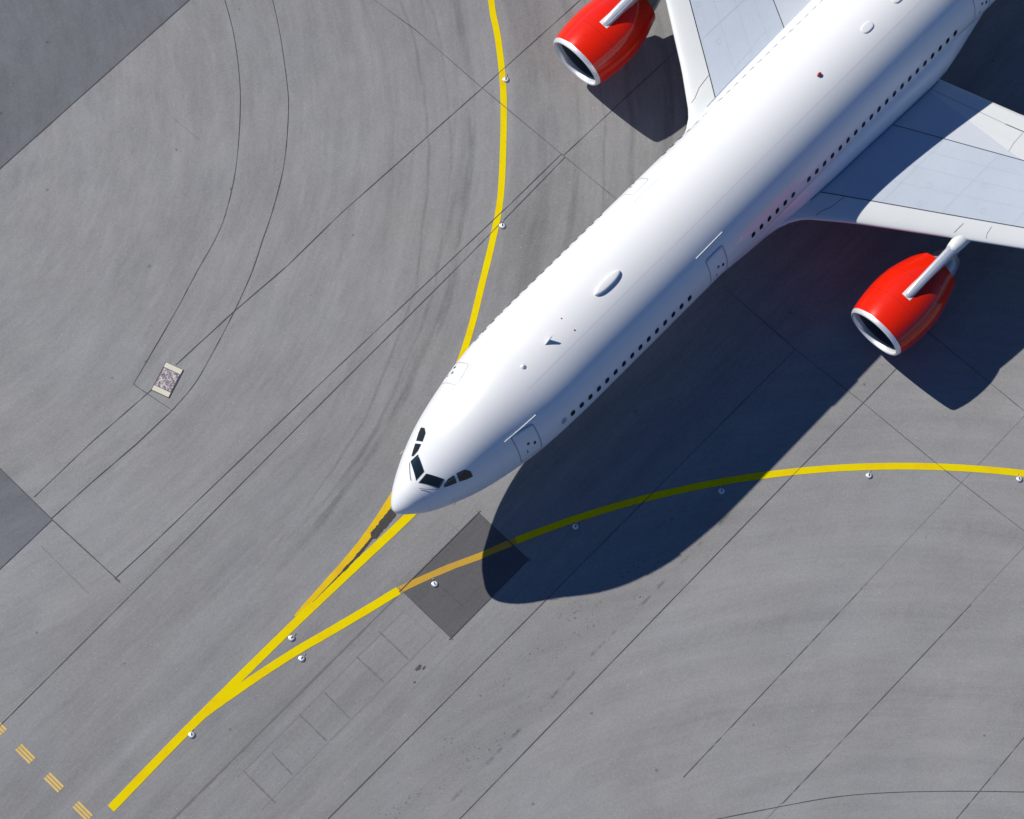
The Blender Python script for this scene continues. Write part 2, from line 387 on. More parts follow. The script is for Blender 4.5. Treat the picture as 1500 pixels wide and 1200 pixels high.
bm = bmesh.new(); ribbon(bm, [p for p in path if PX-.25 < p[0] < -.25], .30, .0105, .06); struct(link('worn_guide_line', bm, m_old))
bm = bmesh.new(); ribbon(bm, [p for p in path if p[0] > -.4], .32, .0115, .015); struct(link('curved_guide_line', bm, m_yel))
# residue wedge between the two lines in front of the nose
bm = bmesh.new()
rs = [(-3.3, .74, .36), (-4.1, .66, .36), (-4.75, .60, .34), (-4.85, .57, .10), (-5.5, .50, .12), (-5.9, .47, .14), (-6.1, .46, .07), (-6.6, .43, .14), (-7.0, .42, .07), (-7.3, .41, .06), (-8.3, .40, .025), (-8.9, .39, .02)]
pts = []; 
for (a, y0, wa), (b_, y1, wb) in zip(rs, rs[1:]):
    n = 6
    for k in range(n): t = k/n; pts.append((a+(b_-a)*t, y0+(y1-y0)*t, (wa+(wb-wa)*t)*random.uniform(.8, 1.2)))
L = [bm.verts.new((p[0], p[1]+p[2]/2, .0145)) for p in pts]; R = [bm.verts.new((p[0], p[1]-p[2]/2, .0145)) for p in pts]
for i in range(len(pts)-1): bm.faces.new((L[i], L[i+1], R[i+1], R[i]))
struct(link('paint_residue', bm, m_rub))
bm = bmesh.new()
for i in range(-8, 4):
    y0 = 6.3-1.78*i if i < 4 else 0
    for k in (-1, 0, 1):
        for s0, s1 in ((-.44, .44),):
            xx = -22.25 + k*.14
            ribbon(bm, [(xx, y0+s0), (xx, y0+s1)], .098, .009)
struct(link('holding_position_marking', bm, m_dash))
# ---------------------------------------------------------------- inset lights
m_lw = vary('light housing white', (.74, .75, .76), .6, .06, 5)
m_ring = vary('cast light ring', (.5, .51, .52), .35, .15, 8, metal=.6)
m_lens = mat('dark lens glass', (.03, .04, .05), .1)[0]
labels = ["inset light right of the yellow curve, nearest the upper engine", "inset light right of the yellow curve, beside its lower bend above the fuselage",
 "inset light between the two yellow lines where they fork", "inset light just below the lower fork of the yellow lines",
 "inset light beside the single yellow line left of where it forks", "inset light on the dark square asphalt patch",
 "inset light under the amber line deep in the fuselage shadow near the nose", "inset light in the shadow close to where the line leaves it",
 "sunlit inset light under the top of the lower yellow arc", "inset light below the yellow arc at the right edge of the photo"]
first = None
for (x, y), lb in zip(LIGHTS, labels):
    if first is None:
        first = empty('taxiway_light', (x, y, 0), lb, 'taxiway light', 'inset lights along the guide lines')
        bm = bmesh.new(); V = rev(bm, [(0, .15), (.04, .15), (.05, .14), (.052, .11)], 28, axis='z'); cap(bm, V[-1]); link('ring', bm, m_ring, first, True)
        bm = bmesh.new(); V = rev(bm, [(.045, .115), (.06, .11), (.072, .085), (.078, .05), (.08, .01)], 24, axis='z'); cap(bm, V[-1]); link('dome', bm, m_lw, first, True)
        bm = bmesh.new(); box(bm, (.02, .02, .085), (.12, .05, .03), .7, .008); link('lens', bm, m_lens, first)
        bm = bmesh.new(); tube(bm, [(.16, .10, .02), (.24, .14, .02)], .018, 8); link('cable_stub', bm, m_ring, first, True)
    else:
        t = first.copy(); COL.objects.link(t); t.location = (x, y, 0); t['label'] = lb
        for ch in list(first.children):
            c = ch.copy(); COL.objects.link(c); c.parent = t
        t.rotation_euler = (0, 0, random.uniform(-.6, .6))
# ---------------------------------------------------------------- service pit cover
pit = empty('pit_cover', (-6.10, 12.33, 0), 'cream concrete pit cover with a mottled purple grey panel in the apron', 'pit cover')
e1 = Vector((COVER[1][0]-COVER[0][0], COVER[1][1]-COVER[0][1], 0)).normalized(); pit.rotation_euler = (0, 0, math.atan2(e1.y, e1.x))
m_cream = vary('cream cast concrete', (.62, .59, .46), .8, .1, 4)
m, ntx, b = mat('mottled worn panel', (.3, .25, .3), .7)
x_, y_, z_ = xyz(ntx); Pm = comb(ntx, x_, y_)
cA = mix(ntx, noise(ntx, Pm, 5.5, 6, .85, .2).step(.44, .50), (.62, .58, .52), (.15, .11, .16))
cA = mix(ntx, noise(ntx, Pm, 6.5, 5, .8).step(.56, .63), cA, (.60, .52, .34))
ntx.links.new(cA, b.inputs['Base Color']); m_mott = m
bm = bmesh.new(); box(bm, (-0.0, 0, .015), (.90, 1.48, .03)); link('surround', bm, m_joint, pit)
bm = bmesh.new(); box(bm, (0, .60, .03), (.84, .24, .04), 0, .012); link('end_slab', bm, m_cream, pit)
bm = bmesh.new(); box(bm, (0, -.60, .03), (.84, .24, .04), 0, .012); link('end_slab', bm, m_cream, pit)
bm = bmesh.new(); box(bm, (.0, 0, .028), (.80, .92, .036), 0, .01); link('lid', bm, m_mott, pit)
# ================================================================ AIRCRAFT
H = 5.141; X0 = -4.2
plane = empty('airliner', (0, 0, 0), 'white twin-engine airliner with red engines parked nose first on the yellow guide line', 'airplane')
m_white = vary('white fuselage paint', (.70, .702, .688), .34, .015, .35, coat=.15, spec=.4)
m_belly = vary('white fairing paint', (.70, .71, .71), .35, .03, .6, coat=.2)
m_seam = vary('panel seam', (.28, .32, .38), .6, .1, 2)
m_seam2 = vary('faint panel seam', (.64, .655, .67), .5, .05, 2)
m_box = vary('blue grey wing paint', (.48, .53, .585), .42, .09, .45, coat=.1)
m_light = vary('pale grey wing paint', (.65, .665, .645), .42, .04, .8, coat=.1)
m_spoil = vary('pale grey spoiler paint', (.545, .57, .61), .42, .04, .8)
m_seam3 = vary('wing panel seam', (.40, .44, .49), .5, .05, 2)
m_line = vary('dark gap', (.03, .035, .05), .8, .1, 2)
m_glass = mat('cockpit glass', (.008, .014, .018), .06, 0, 0, .45)[0]
m_pane = mat('cabin window pane', (.008, .012, .02), .12, 0, .0, .4)[0]
m_rim = vary('window rim', (.42, .45, .50), .4, .05, 6)
m_dark = mat('dark handle recess', (.02, .025, .045), .4)[0]
m_metal = vary('polished metal', (.74, .76, .79), .3, .08, 5, metal=.55, stretch=(.3, 1, 1), bump=.1)
m_lipm = vary('brushed lip metal', (.78, .79, .81), .36, .05, 4, metal=.45)
m_red = vary('red cowling paint', (.68, .014, .002), .30, .04, 1.3, coat=.5, spec=.12)
m_grey = vary('exhaust metal', (.34, .38, .44), .4, .08, 3, metal=.6)
m_black = vary('intake black', (.012, .013, .016), .6, .2, 4)
m_rubber = vary('tyre rubber', (.03, .03, .03), .85, .2, 6)
m_beacon = mat('red beacon glass', (.35, .01, .015), .2, 0, .5)[0]
m_duct = vary('grey duct lining', (.11, .12, .135), .4, .06, 3, metal=.3)

# ---- fuselage section table: distance from nose tip, half width, top, bottom, height of widest point, roundness
FS = [(0, 0, -0.559, -0.58, -0.58), (0.1, 0.26, -0.299, -0.85, -0.6), (0.4, 0.55, 0.041, -1.12, -0.6), (0.8, 0.84, 0.361, -1.34, -0.8), (1.4, 1.19, 0.661, -1.54, -0.91), (2.0, 1.48, 0.991, -1.7, -0.85), (2.7, 1.77, 1.49, -1.899, -0.799), (3.4, 2.01, 1.918, -2.078, -0.748), (4.2, 2.22, 2.249, -2.254, -0.664), (5.2, 2.43, 2.496, -2.424, -0.574), (6.5, 2.64, 2.65, -2.615, -0.315), (8.0, 2.77, 2.71, -2.79, -0.06), (9.6, 2.815, 2.8, -2.815, 0), (11, 2.82, 2.82, -2.82, 0), (42, 2.82, 2.82, -2.82, 0), (45, 2.7, 2.82, -2.45, 0.15), (49, 2.2, 2.72, -1.45, 0.6), (53, 1.5, 2.5, -0.25, 1.1), (56, 0.95, 2.25, 0.6, 1.4), (58.3, 0.45, 1.95, 1.15, 1.55), (58.8, 0.12, 1.72, 1.45, 1.58)]
def herm(tab, key, d):
    f = lambda r: math.sqrt(r[0]) if key < 3 or key == 4 or key == 3 else r[0]
    s = math.sqrt(max(d, 0)); S = [math.sqrt(r[0]) for r in tab]; Y = [r[key] for r in tab]
    i = max(0, min(len(S)-2, next((k for k in range(len(S)-1) if s <= S[k+1]), len(S)-2)))
    sl_ = [(Y[k+1]-Y[k])/(S[k+1]-S[k]) for k in range(len(S)-1)]
    def tan(k):
        if k == 0: return sl_[0]
        if k == len(S)-1: return sl_[-1]
        a, b_ = sl_[k-1], sl_[k]
        if a*b_ <= 0: return 0.0
        return 2*a*b_/(a+b_)
    h = S[i+1]-S[i]; t = (s-S[i])/h
    return (2*t**3-3*t*t+1)*Y[i] + (t**3-2*t*t+t)*h*tan(i) + (-2*t**3+3*t*t)*Y[i+1] + (t**3-t*t)*h*tan(i+1)
_c = {}
def sec(x):
    d = round(x-X0, 4)
    if d not in _c: _c[d] = tuple(herm(FS, k, d) for k in (1, 2, 3, 4))
    return _c[d]
def fus(x, phi, off=0.0):
    """phi: angle from the crown, positive to starboard (+y)"""
    w_, zt, zb, zc = sec(x); s, c = math.sin(phi), math.cos(phi)
    if c >= 0: z = zc + (zt-zc)*c
    else: z = zc + (zc-zb)*c
    p = Vector((x, w_*s, H+z))
    if off:
        e = .01
        p1 = fus(x+e, phi) - fus(x-e, phi); p2 = fus(x, phi+e) - fus(x, phi-e)
        n = p2.cross(p1); n.normalize()
        if n.dot(Vector((0, s, c))) < 0: n = -n
        p = p + n*off
    return p
def phi_z(x, zrel, side):
    """crown angle where the section reaches zrel (upper or lower half)"""
    w_, zt, zb, zc = sec(x)
    if zrel >= zc: c = (zrel-zc)/(zt-zc)
    else: c = (zrel-zc)/(zc-zb)
    return side*math.acos(max(-1, min(1, c)))
def phi_y(x, y):
    w_ = sec(x)[0]; return math.asin(max(-1, min(1, y/w_)))
# body
bm = bmesh.new()
ds = [ .0012*(k**2) for k in range(0, 40)]; ds = [d for d in ds if d < 1.6]
d = 1.75
while d < 11: ds.append(d); d += .15
while d < 42: ds.append(d); d += .8
while d < 58.8: ds.append(d); d += .4
ds.append(58.8)
rows = [[fus(X0+max(d, .0004), 2*math.pi*k/144) for k in range(144)] for d in ds]
V = grid_faces(bm, rows, True); cap(bm, V[-1]); cap(bm, V[0][::-1])
bmesh.ops.recalc_face_normals(bm, faces=bm.faces)
link('fuselage', bm, m_white, plane, True)

def fill_patch(name, outline, m, parent, off=.006, kx=14, ky=10):
    """curved panel whose outline is given in (x, phi) space; tessellated onto the skin"""
    cx = sum(p[0] for p in outline)/len(outline); cp = sum(p[1] for p in outline)/len(outline)
    bm = bmesh.new(); rings = []
    n = 6
    for r in range(n, 0, -1):
        f = r/n; o_ = off if r < n else off*.2
        rings.append([bm.verts.new(fus(cx+(p[0]-cx)*f, cp+(p[1]-cp)*f, off)) for p in outline])
    skirt = [bm.verts.new(fus(p[0], p[1], -.004)) for p in outline]
    rings = [skirt] + rings; c = bm.verts.new(fus(cx, cp, off)); k = len(outline)
    for a, b_ in zip(rings, rings[1:]):
        for j in range(k): bm.faces.new((a[j], a[(j+1) % k], b_[(j+1) % k], b_[j]))
    for j in range(k): bm.faces.new((rings[-1][j], rings[-1][(j+1) % k], c))
    bmesh.ops.recalc_face_normals(bm, faces=bm.faces)
    # make sure outward
    f0 = max(bm.faces, key=lambda f: f.calc_area()); o = fus(cx, cp, 1) - fus(cx, cp, 0)
    if f0.normal.dot(o) < 0: bmesh.ops.reverse_faces(bm, faces=bm.faces)
    return link(name, bm, m, parent, True)
def densify(poly, step=.08, close=True):
    out = []
    n = len(poly)
    for i in range(n if close else n-1):
        a = poly[i]; b_ = poly[(i+1) % n]; l = math.hypot(b_[0]-a[0], (b_[1]-a[1])*2.8); k = max(1, int(l/step))
        for j in range(k): out.append((a[0]+(b_[0]-a[0])*j/k, a[1]+(b_[1]-a[1])*j/k))
    if not close: out.append(poly[-1])
    return out
def round_poly(poly, r=.05, n=4):
    """round the corners of an (x, phi) polygon"""
    out = []; N_ = len(poly)
    for i in range(N_):
        p = poly[i]; a = poly[i-1]; c = poly[(i+1) % N_]
        def toward(q):
            dx, dy = q[0]-p[0], (q[1]-p[1]); l = math.hypot(dx, dy*2.8); f = min(.45, r/l); return (p[0]+dx*f, p[1]+dy*f)
        s_, e_ = toward(a), toward(c)
        for k in range(n+1):
            t = k/n; out.append(tuple((1-t)**2*s_[j]+2*t*(1-t)*p[j]+t*t*e_[j] for j in (0, 1)))
    return out
def skin_line(name, pts, wd, m, parent, off=.004, close=False, hgt=0.0):
    """narrow strip following the skin through (x, phi) points"""
    bm = bmesh.new(); P = densify(pts, .07, close); n = len(P); A, B = [], []
    for i in range(n):
        p = fus(*P[i], off+hgt)
        a = fus(*P[(i-1) % n if close else max(i-1, 0)], off); c = fus(*P[(i+1) % n if close else min(i+1, n-1)], off)
        t = (c-a).normalized(); nn = (fus(*P[i], 1)-fus(*P[i], 0)).normalized(); s_ = t.cross(nn).normalized()
        A.append(bm.verts.new(p+s_*wd/2)); B.append(bm.verts.new(p-s_*wd/2))
    if hgt:
        C = []; D_ = []
        for i in range(n):
            nn = (fus(*P[i], 1)-fus(*P[i], 0)).normalized()
            C.append(bm.verts.new(A[i].co-nn*(hgt+.02))); D_.append(bm.verts.new(B[i].co-nn*(hgt+.02)))
    for i in range(n if close else n-1):
        j = (i+1) % n; bm.faces.new((A[i], A[j], B[j], B[i]))
        if hgt: bm.faces.new((C[i], C[j], A[j], A[i])); bm.faces.new((B[i], B[j], D_[j], D_[i]))
    if hgt: bm.faces.new((A[0], B[0], D_[0], C[0])); bm.faces.new((A[-1], C[-1], D_[-1], B[-1]))
    bmesh.ops.recalc_face_normals(bm, faces=bm.faces)
    return link(name, bm, m, parent)
# ---- cabin windows
ZW = .758
WX = [3.5844+.5335*k for k in range(16)] + [3.5844+.5335*15+4.2208+.5335*k for k in list(range(6))+list(range(7, 27))] 
def oval(x, z, a, b_, side, n=20, p=2.7):
    out = []
    for k in range(n):
        t = 2*math.pi*k/n; c, s = math.cos(t), math.sin(t)
        dx = a*math.copysign(abs(c)**(2/p), c); dz = b_*math.copysign(abs(s)**(2/p), s)
        out.append((x+dx, phi_z(x, z, side) + side*(-dz)/2.82))
    return out
def cabin_window(x, side, plug=False):
    wdw = fill_patch('cabin_window', oval(x, ZW, .150, .215, side), m_rim, plane, .004)
    fill_patch('pane', oval(x, ZW, .122, .188, side), m_grey if plug else m_pane, wdw, .008)
    return wdw
base = {}
for side in (-1, 1):
    for i, x in enumerate(WX):
        if x-X0 < 9.6 or i == 0: cabin_window(x, side, i == 0); continue
        if side not in base:
            base[side] = (x, cabin_window(x, side)); continue
        bx, o = base[side]; c = o.copy(); COL.objects.link(c); c.parent = plane; c.location = (x-bx, 0, 0)
        g = o.children[0].copy(); COL.objects.link(g); g.parent = c
# half-drawn blind in the first window
for side in (-1,):
    x = WX[0]; wdw = fill_patch('window_blind', [(a, b_) for a, b_ in oval(x, ZW-.07, .115, .11, side)], m_grey, plane, .011)
# ---- doors
def door(x0, x1, zt, zb, side, slide=True):
    pts = [(x0, phi_z(x0, zt, side)), (x1, phi_z(x1, zt, side)), (x1, phi_z(x1, zb, side)), (x0, phi_z(x0, zb, side))]
    rp = densify(round_poly(pts, .16), .12)
    dr = fill_patch('cabin_door', rp, m_white, plane, .0035)
    skin_line('door_seam', rp, .045 if side < 0 else .022, m_seam if side < 0 else m_seam3, dr, .007, True)
    xm = (x0+x1)/2
    fill_patch('door_window', oval(xm+.27, ZW+.02, .06, .12, side, 14), m_pane, dr, .009)
    fill_patch('handle', oval(xm-.02, ZW+.20, .07, .085, side, 10), m_dark, dr, .009)
    fill_patch('handle_recess', oval(xm-.16, ZW-.32, .028, .13, side, 10), m_dark, dr, .009)
    fill_patch('placard', oval(xm-.33, ZW-.50, .09, .07, side, 8, 5), m_seam2, dr, .009)
    a, b_ = (-.32, .42) if slide else (-.2, .2)
    skin_line('rain_gutter', [(x0+a, side*math.radians(41.5)), (x1+b_-.1, side*math.radians(41.0))], .04, m_light, dr, .004, False, .03 if side < 0 else .008)
for side in (-1, 1):
    door(1.17, 2.27, 1.78, -.22, side); door(12.98, 14.07, 1.80, -.25, side); door(31.08, 32.15, 1.80, -.25, side)
# ---- faint skin seams
for k, (a, x0, x1) in enumerate([(-17.5, 3, 48)]):
    skin_line('panel_seam', [(x0, math.radians(a)), (x1, math.radians(a))], .014, m_seam2, plane, .003)
for xs in (0.35, 3.1, 6.1, 11.6, 15.2, 18.4, 24.4, 29.6, 34.9):
    skin_line('panel_seam', [(xs, math.radians(a)) for a in range(-96, 97, 4)], .010, m_seam2, plane, .003)
for a, x0, x1 in ((33, 6.1, 24.4),):
    skin_line('panel_seam', [(x0, math.radians(a)), (x1, math.radians(a))], .009, m_seam2, plane, .003)
# ---- cockpit glazing: outlines measured as plan positions (distance from tip, offset)
def pl(poly, side, r=.05, step=.08):
    pts = []
    for d, y in poly:
        x = X0+d; pts.append((x, side*phi_y(x, y)))
    return densify(round_poly(pts, r), step)
CW = [[(1.87, 0.055), (2.24, 0.785), (1.86, 0.855), (1.39, 0.065)], [(2.045, 0.98), (2.09, 0.9), (2.34, 0.885), (2.625, 0.97), (2.545, 1.24), (2.28, 1.11)], [(2.725, 0.995), (3.07, 1.15), (3.235, 1.36), (3.21, 1.55), (2.97, 1.46), (2.65, 1.29)]]
CWN = ['windshield', 'sliding_window', 'side_window']
for side in (-1, 1):
    for nme, poly in zip(CWN, CW):
        o = fill_patch(nme, pl(poly, side, .03), m_glass, plane, .010)
        skin_line('seal', pl(poly, side, .03), .012, m_seam, o, .012, True)
# wipers
for side in (-1, 1):
    d0, y0 = CW[0][2]; d1, y1 = CW[0][3]
    a = fus(X0+d0-.05, side*phi_y(X0+d0-.05, y0-.02), .04); b_ = fus(X0+d1-.12, side*phi_y(X0+d1-.12, y1+.18), .05)
    bm = bmesh.new(); tube(bm, [a, (a+b_)/2+Vector((-.03, 0, .02)), b_], .011, 6)
    link('wiper', bm, m_dark, plane)
# ---- crown fittings
def crown_blob(name, x0, x1, wd, hg, m, y=0.0, pw=2.6):
    bm = bmesh.new(); rows = []
    cx, hx = (x0+x1)/2, (x1-x0)/2; zt = fus(cx, phi_y(cx, y)).z
    for r in range(9):
        f = 1-(r/8)**2*.999 if r < 8 else .02
        h_ = hg*(1-(1-r/8)**2) if False else hg*math.sin(math.pi/2*r/8)
        f = (1-.22*(r/8)**2)*(1-(r/8)**7)**.5 if r < 8 else .02
        rows.append([Vector((cx+hx*f*math.copysign(abs(math.cos(t))**(2/pw), math.cos(t)), y+wd/2*f*math.copysign(abs(math.sin(t))**(2/pw), math.sin(t)), zt-.03+h_)) for t in [2*math.pi*k/32 for k in range(32)]])
    V = grid_faces(bm, rows, True); cap(bm, V[-1]); bmesh.ops.recalc_face_normals(bm, faces=bm.faces)
    return link(name, bm, m, plane, True)
crown_blob('satellite_antenna_radome', 8.05, 9.66, .40, .19, m_white, 0.0, 2.2)
crown_blob('antenna_plate', 25.65, 26.35, .42, .09, m_white); crown_blob('antenna_plate', 27.75, 28.4, .42, .09, m_white)
crown_blob('crown_light', 3.47, 3.70, .22, .09, m_lipm, 0.0, 2)
o = crown_blob('crown_light_cap', 3.53, 3.64, .10, .13, m_light, 0.0, 2)
crown_blob('crown_beacon', 22.60, 22.84, .15, .16, m_beacon, 0.0, 2)
crown_blob('marker_stud', 6.25, 6.32, .06, .06, m_beacon, .31, 2); crown_blob('marker_stud', 6.27, 6.34, .06, .07, m_beacon, -.44, 2)
crown_blob('marker_stud', 1.70, 1.80, .08, .03, m_light, -.12, 2); crown_blob('marker_stud', 2.05, 2.15, .10, .03, m_light, .05, 2)
bm = bmesh.new()   # blade antenna, swept back
zt = fus(5.2, 0).z
A = [(4.90, 0, zt-.03), (5.22, 0, zt-.03), (5.38, 0, zt+.36), (5.29, 0, zt+.36)]
for s in (-1, 1): pass
top = [bm.verts.new((x, .022*s if z < zt+.1 else .008*s, z)) for s in (-1, 1) for x, _, z in A]
bm.faces.new(top[:4]); bm.faces.new(top[4:][::-1])
for i in range(4): bm.faces.new((top[i], top[(i+1) % 4], top[4+(i+1) % 4], top[4+i]))
bmesh.ops.recalc_face_normals(bm, faces=bm.faces); link('blade_antenna', bm, m_light, plane)
# nose radome seam and pitot probes
skin_line('radome_seam', [(X0+1.15, a*math.pi/24-math.pi) for a in range(0, 48)], .012, m_seam2, plane, .003, True)
for sd in (-1, 1):
    for zr in (-.35, -.75):
        x = X0+2.2; ph = phi_z(x, zr, sd); a = fus(x, ph, 0); b_ = fus(x, ph, .07)
        bm = bmesh.new(); tube(bm, [a, b_, b_+Vector((-.12, 0, 0))], .011, 6); link('pitot_probe', bm, m_metal, plane)
# ---- belly fairing
for sd in (-1, 1):
    for k_, (zr, m_) in enumerate(((.36, m_seam), (.22, m_seam2))):
        pts_ = [(17.4+.1*k_, phi_z(17.5, zr-.28, sd)), (18.6, phi_z(18.5, zr-.06, sd)), (20.5, phi_z(20, zr, sd)), (29.0, phi_z(29, zr, sd)), (31.0, phi_z(31, zr-.1, sd)), (33.2, phi_z(33, zr-.5, sd))]
        skin_line('fairing_seam', pts_, .03, m_, plane, .006)
BF = [(12.8, 2.30, .7), (14.5, 2.62, .85), (16.0, 2.76, .95), (17.2, 2.86, 1.0), (18.2, 3.02, 1.0), (19.2, 3.16, 1.0), (21, 3.26, 1.0), (25, 3.34, 1.0), (28, 3.40, 1.0), (29.2, 3.36, 1.0), (30.2, 3.17, .97), (31.3, 2.93, .93), (32.4, 2.70, .88), (34.0, 2.3, .7), (35.5, 1.8, .5)]
bm = bmesh.new(); rows = []
for x, wd, k in BF:
    hz = 1.95*k; zc = H-1.42-.2*(1-k); zc = H - 3.28 + hz if k > .9 else H-2.9+hz-.25*k
    row = []
    for j in range(64):
        t = 2*math.pi*j/64; c, s = math.cos(t), math.sin(t); p = 2.9
        row.append((x, wd*math.copysign(abs(s)**(2/p), s), zc+hz*math.copysign(abs(c)**(2/p), c)))
    rows.append(row)
V = grid_faces(bm, rows, True); cap(bm, V[0][::-1]); cap(bm, V[-1]); bmesh.ops.recalc_face_normals(bm, faces=bm.faces)
link('belly_fairing', bm, m_belly, plane, True)
# ---------------------------------------------------------------- wings
def lerp_tab(tab, v):
    if v <= tab[0][0]: return tab[0][1]
    for a, b_ in zip(tab, tab[1:]):
        if v <= b_[0]: return a[1]+(b_[1]-a[1])*(v-a[0])/(b_[0]-a[0])
    return tab[-1][1]
LE = [(2.0, 15.9), (2.7, 16.6), (2.95, 17.5), (3.2, 18.2), (3.5, 18.68), (3.8, 18.98), (5.3, 20.15), (9.5, 23.02), (12, 24.68), (30, 36.4)]
TE = [(2.0, 28.4), (3.5, 28.76), (7.25, 29.81), (7.26, 29.85), (10.5, 30.8), (30, 38.7)]
ZL = [(2, 3.62), (3.8, 3.90), (9.5, 4.45), (30, 6.6)]
ZT = [(2, 3.05), (3.8, 3.35), (9.5, 4.15), (30, 6.5)]
TH = [(2, 1.45), (3.8, 1.35), (9.5, .92), (30, .28)]
def airf(c):
    return 2.5*(.2969*math.sqrt(c)-.126*c-.3516*c*c+.2843*c**3-.1015*c**4)*2*.5
def wing(y, c, upper, side, off=0.0):
    le, te = lerp_tab(LE, y), lerp_tab(TE, y); x = le+(te-le)*c
    zc = lerp_tab(ZL, y)*(1-c)+lerp_tab(ZT, y)*c; t = lerp_tab(TH, y)
    z = zc + (airf(c)*t*2.0*(.62 if upper else -.52)) + (.015 if upper else -.015)
    return Vector((x, side*y, z + (off if upper else -off)))
def cf(y, x):
    le, te = lerp_tab(LE, y), lerp_tab(TE, y); return (x-le)/(te-le)
def f1(y):
    y_ = min(max(y, 2.0), 12.5); return max(.06, cf(y_, 20.0+(y_-2.95)*.642))
def f2(y):
    y_ = min(y, 11); return cf(y_, 25.15+(y_-3.26)*.49)
def f3(y):
    return max(f2(y), cf(y, 27.85)) if y < 10 else f2(y)
ys = [2.0, 2.4, 2.7, 2.95, 3.2, 3.5, 3.8] + [4.2+.45*k for k in range(7)] + [7.25, 7.7, 8.3, 8.9, 9.5, 10.5, 12, 14, 16, 18.5, 21, 24, 27, 30]
def shell(name, yy, ca, cb, m, side, wrap=None, parent=None, n=14):
    """wing skin between two chord fractions; wrap='le'/'te' joins upper and lower round that edge"""
    bm = bmesh.new(); rows = []
    for y in yy:
        a, b_ = ca(y), cb(y)
        if wrap == 'le': row = [wing(y, b_*(1-k/n)**2, True, side) for k in range(n)] + [wing(y, b_*(k/n)**2, False, side) for k in range(n+1)]
        elif wrap == 'te': row = [wing(y, a+(1-a)*k/n, True, side) for k in range(n+1)] + [wing(y, 1-(1-a)*k/n, False, side) for k in range(n+1)]
        else: row = [wing(y, a+(b_-a)*k/n, True, side) for k in range(n+1)]
        rows.append(row)
    grid_faces(bm, rows)
    if wrap is None:
        rows = [[wing(y, ca(y)+(cb(y)-ca(y))*k/n, False, side) for k in range(n+1)] for y in yy]
        if name != 'spoiler_panel': grid_faces(bm, rows)
    bmesh.ops.remove_doubles(bm, verts=bm.verts, dist=.0003)
    bmesh.ops.recalc_face_normals(bm, faces=bm.faces)
    if name == 'spoiler_panel': 
        if sum((f.normal.z*f.calc_area()) for f in bm.faces) < 0: bmesh.ops.reverse_faces(bm, faces=bm.faces)
    return link(name, bm, m, parent, True)
def wing_line(name, pts, side, wd, m, parent, off=.006):
    bm = bmesh.new(); P = []
    for (x0, y0), (x1, y1) in zip(pts, pts[1:]):
        k_ = max(2, int(math.hypot(x1-x0, y1-y0)/.25))
        P += [(x0+(x1-x0)*k/k_, y0+(y1-y0)*k/k_) for k in range(k_)]
    P.append(pts[-1]); A, B = [], []
    for i, (x, y) in enumerate(P):
        a = P[max(i-1, 0)]; c = P[min(i+1, len(P)-1)]; dx, dy = c[0]-a[0], c[1]-a[1]; l = math.hypot(dx, dy)
        for S_, sg in ((A, 1), (B, -1)):
            qx, qy = x-dy/l*wd/2*sg, y+dx/l*wd/2*sg
            S_.append(bm.verts.new(wing(qy, min(1, max(0, cf(qy, qx))), True, side, off)))
    for i in range(len(P)-1): bm.faces.new((A[i], A[i+1], B[i+1], B[i]))
    bm.normal_update()
    if sum(f.normal.z for f in bm.faces) < 0: bmesh.ops.reverse_faces(bm, faces=bm.faces)
    return link(name, bm, m, parent)
xl = lambda f: (lambda y: lerp_tab(LE, y)+(lerp_tab(TE, y)-lerp_tab(LE, y))*f(y))
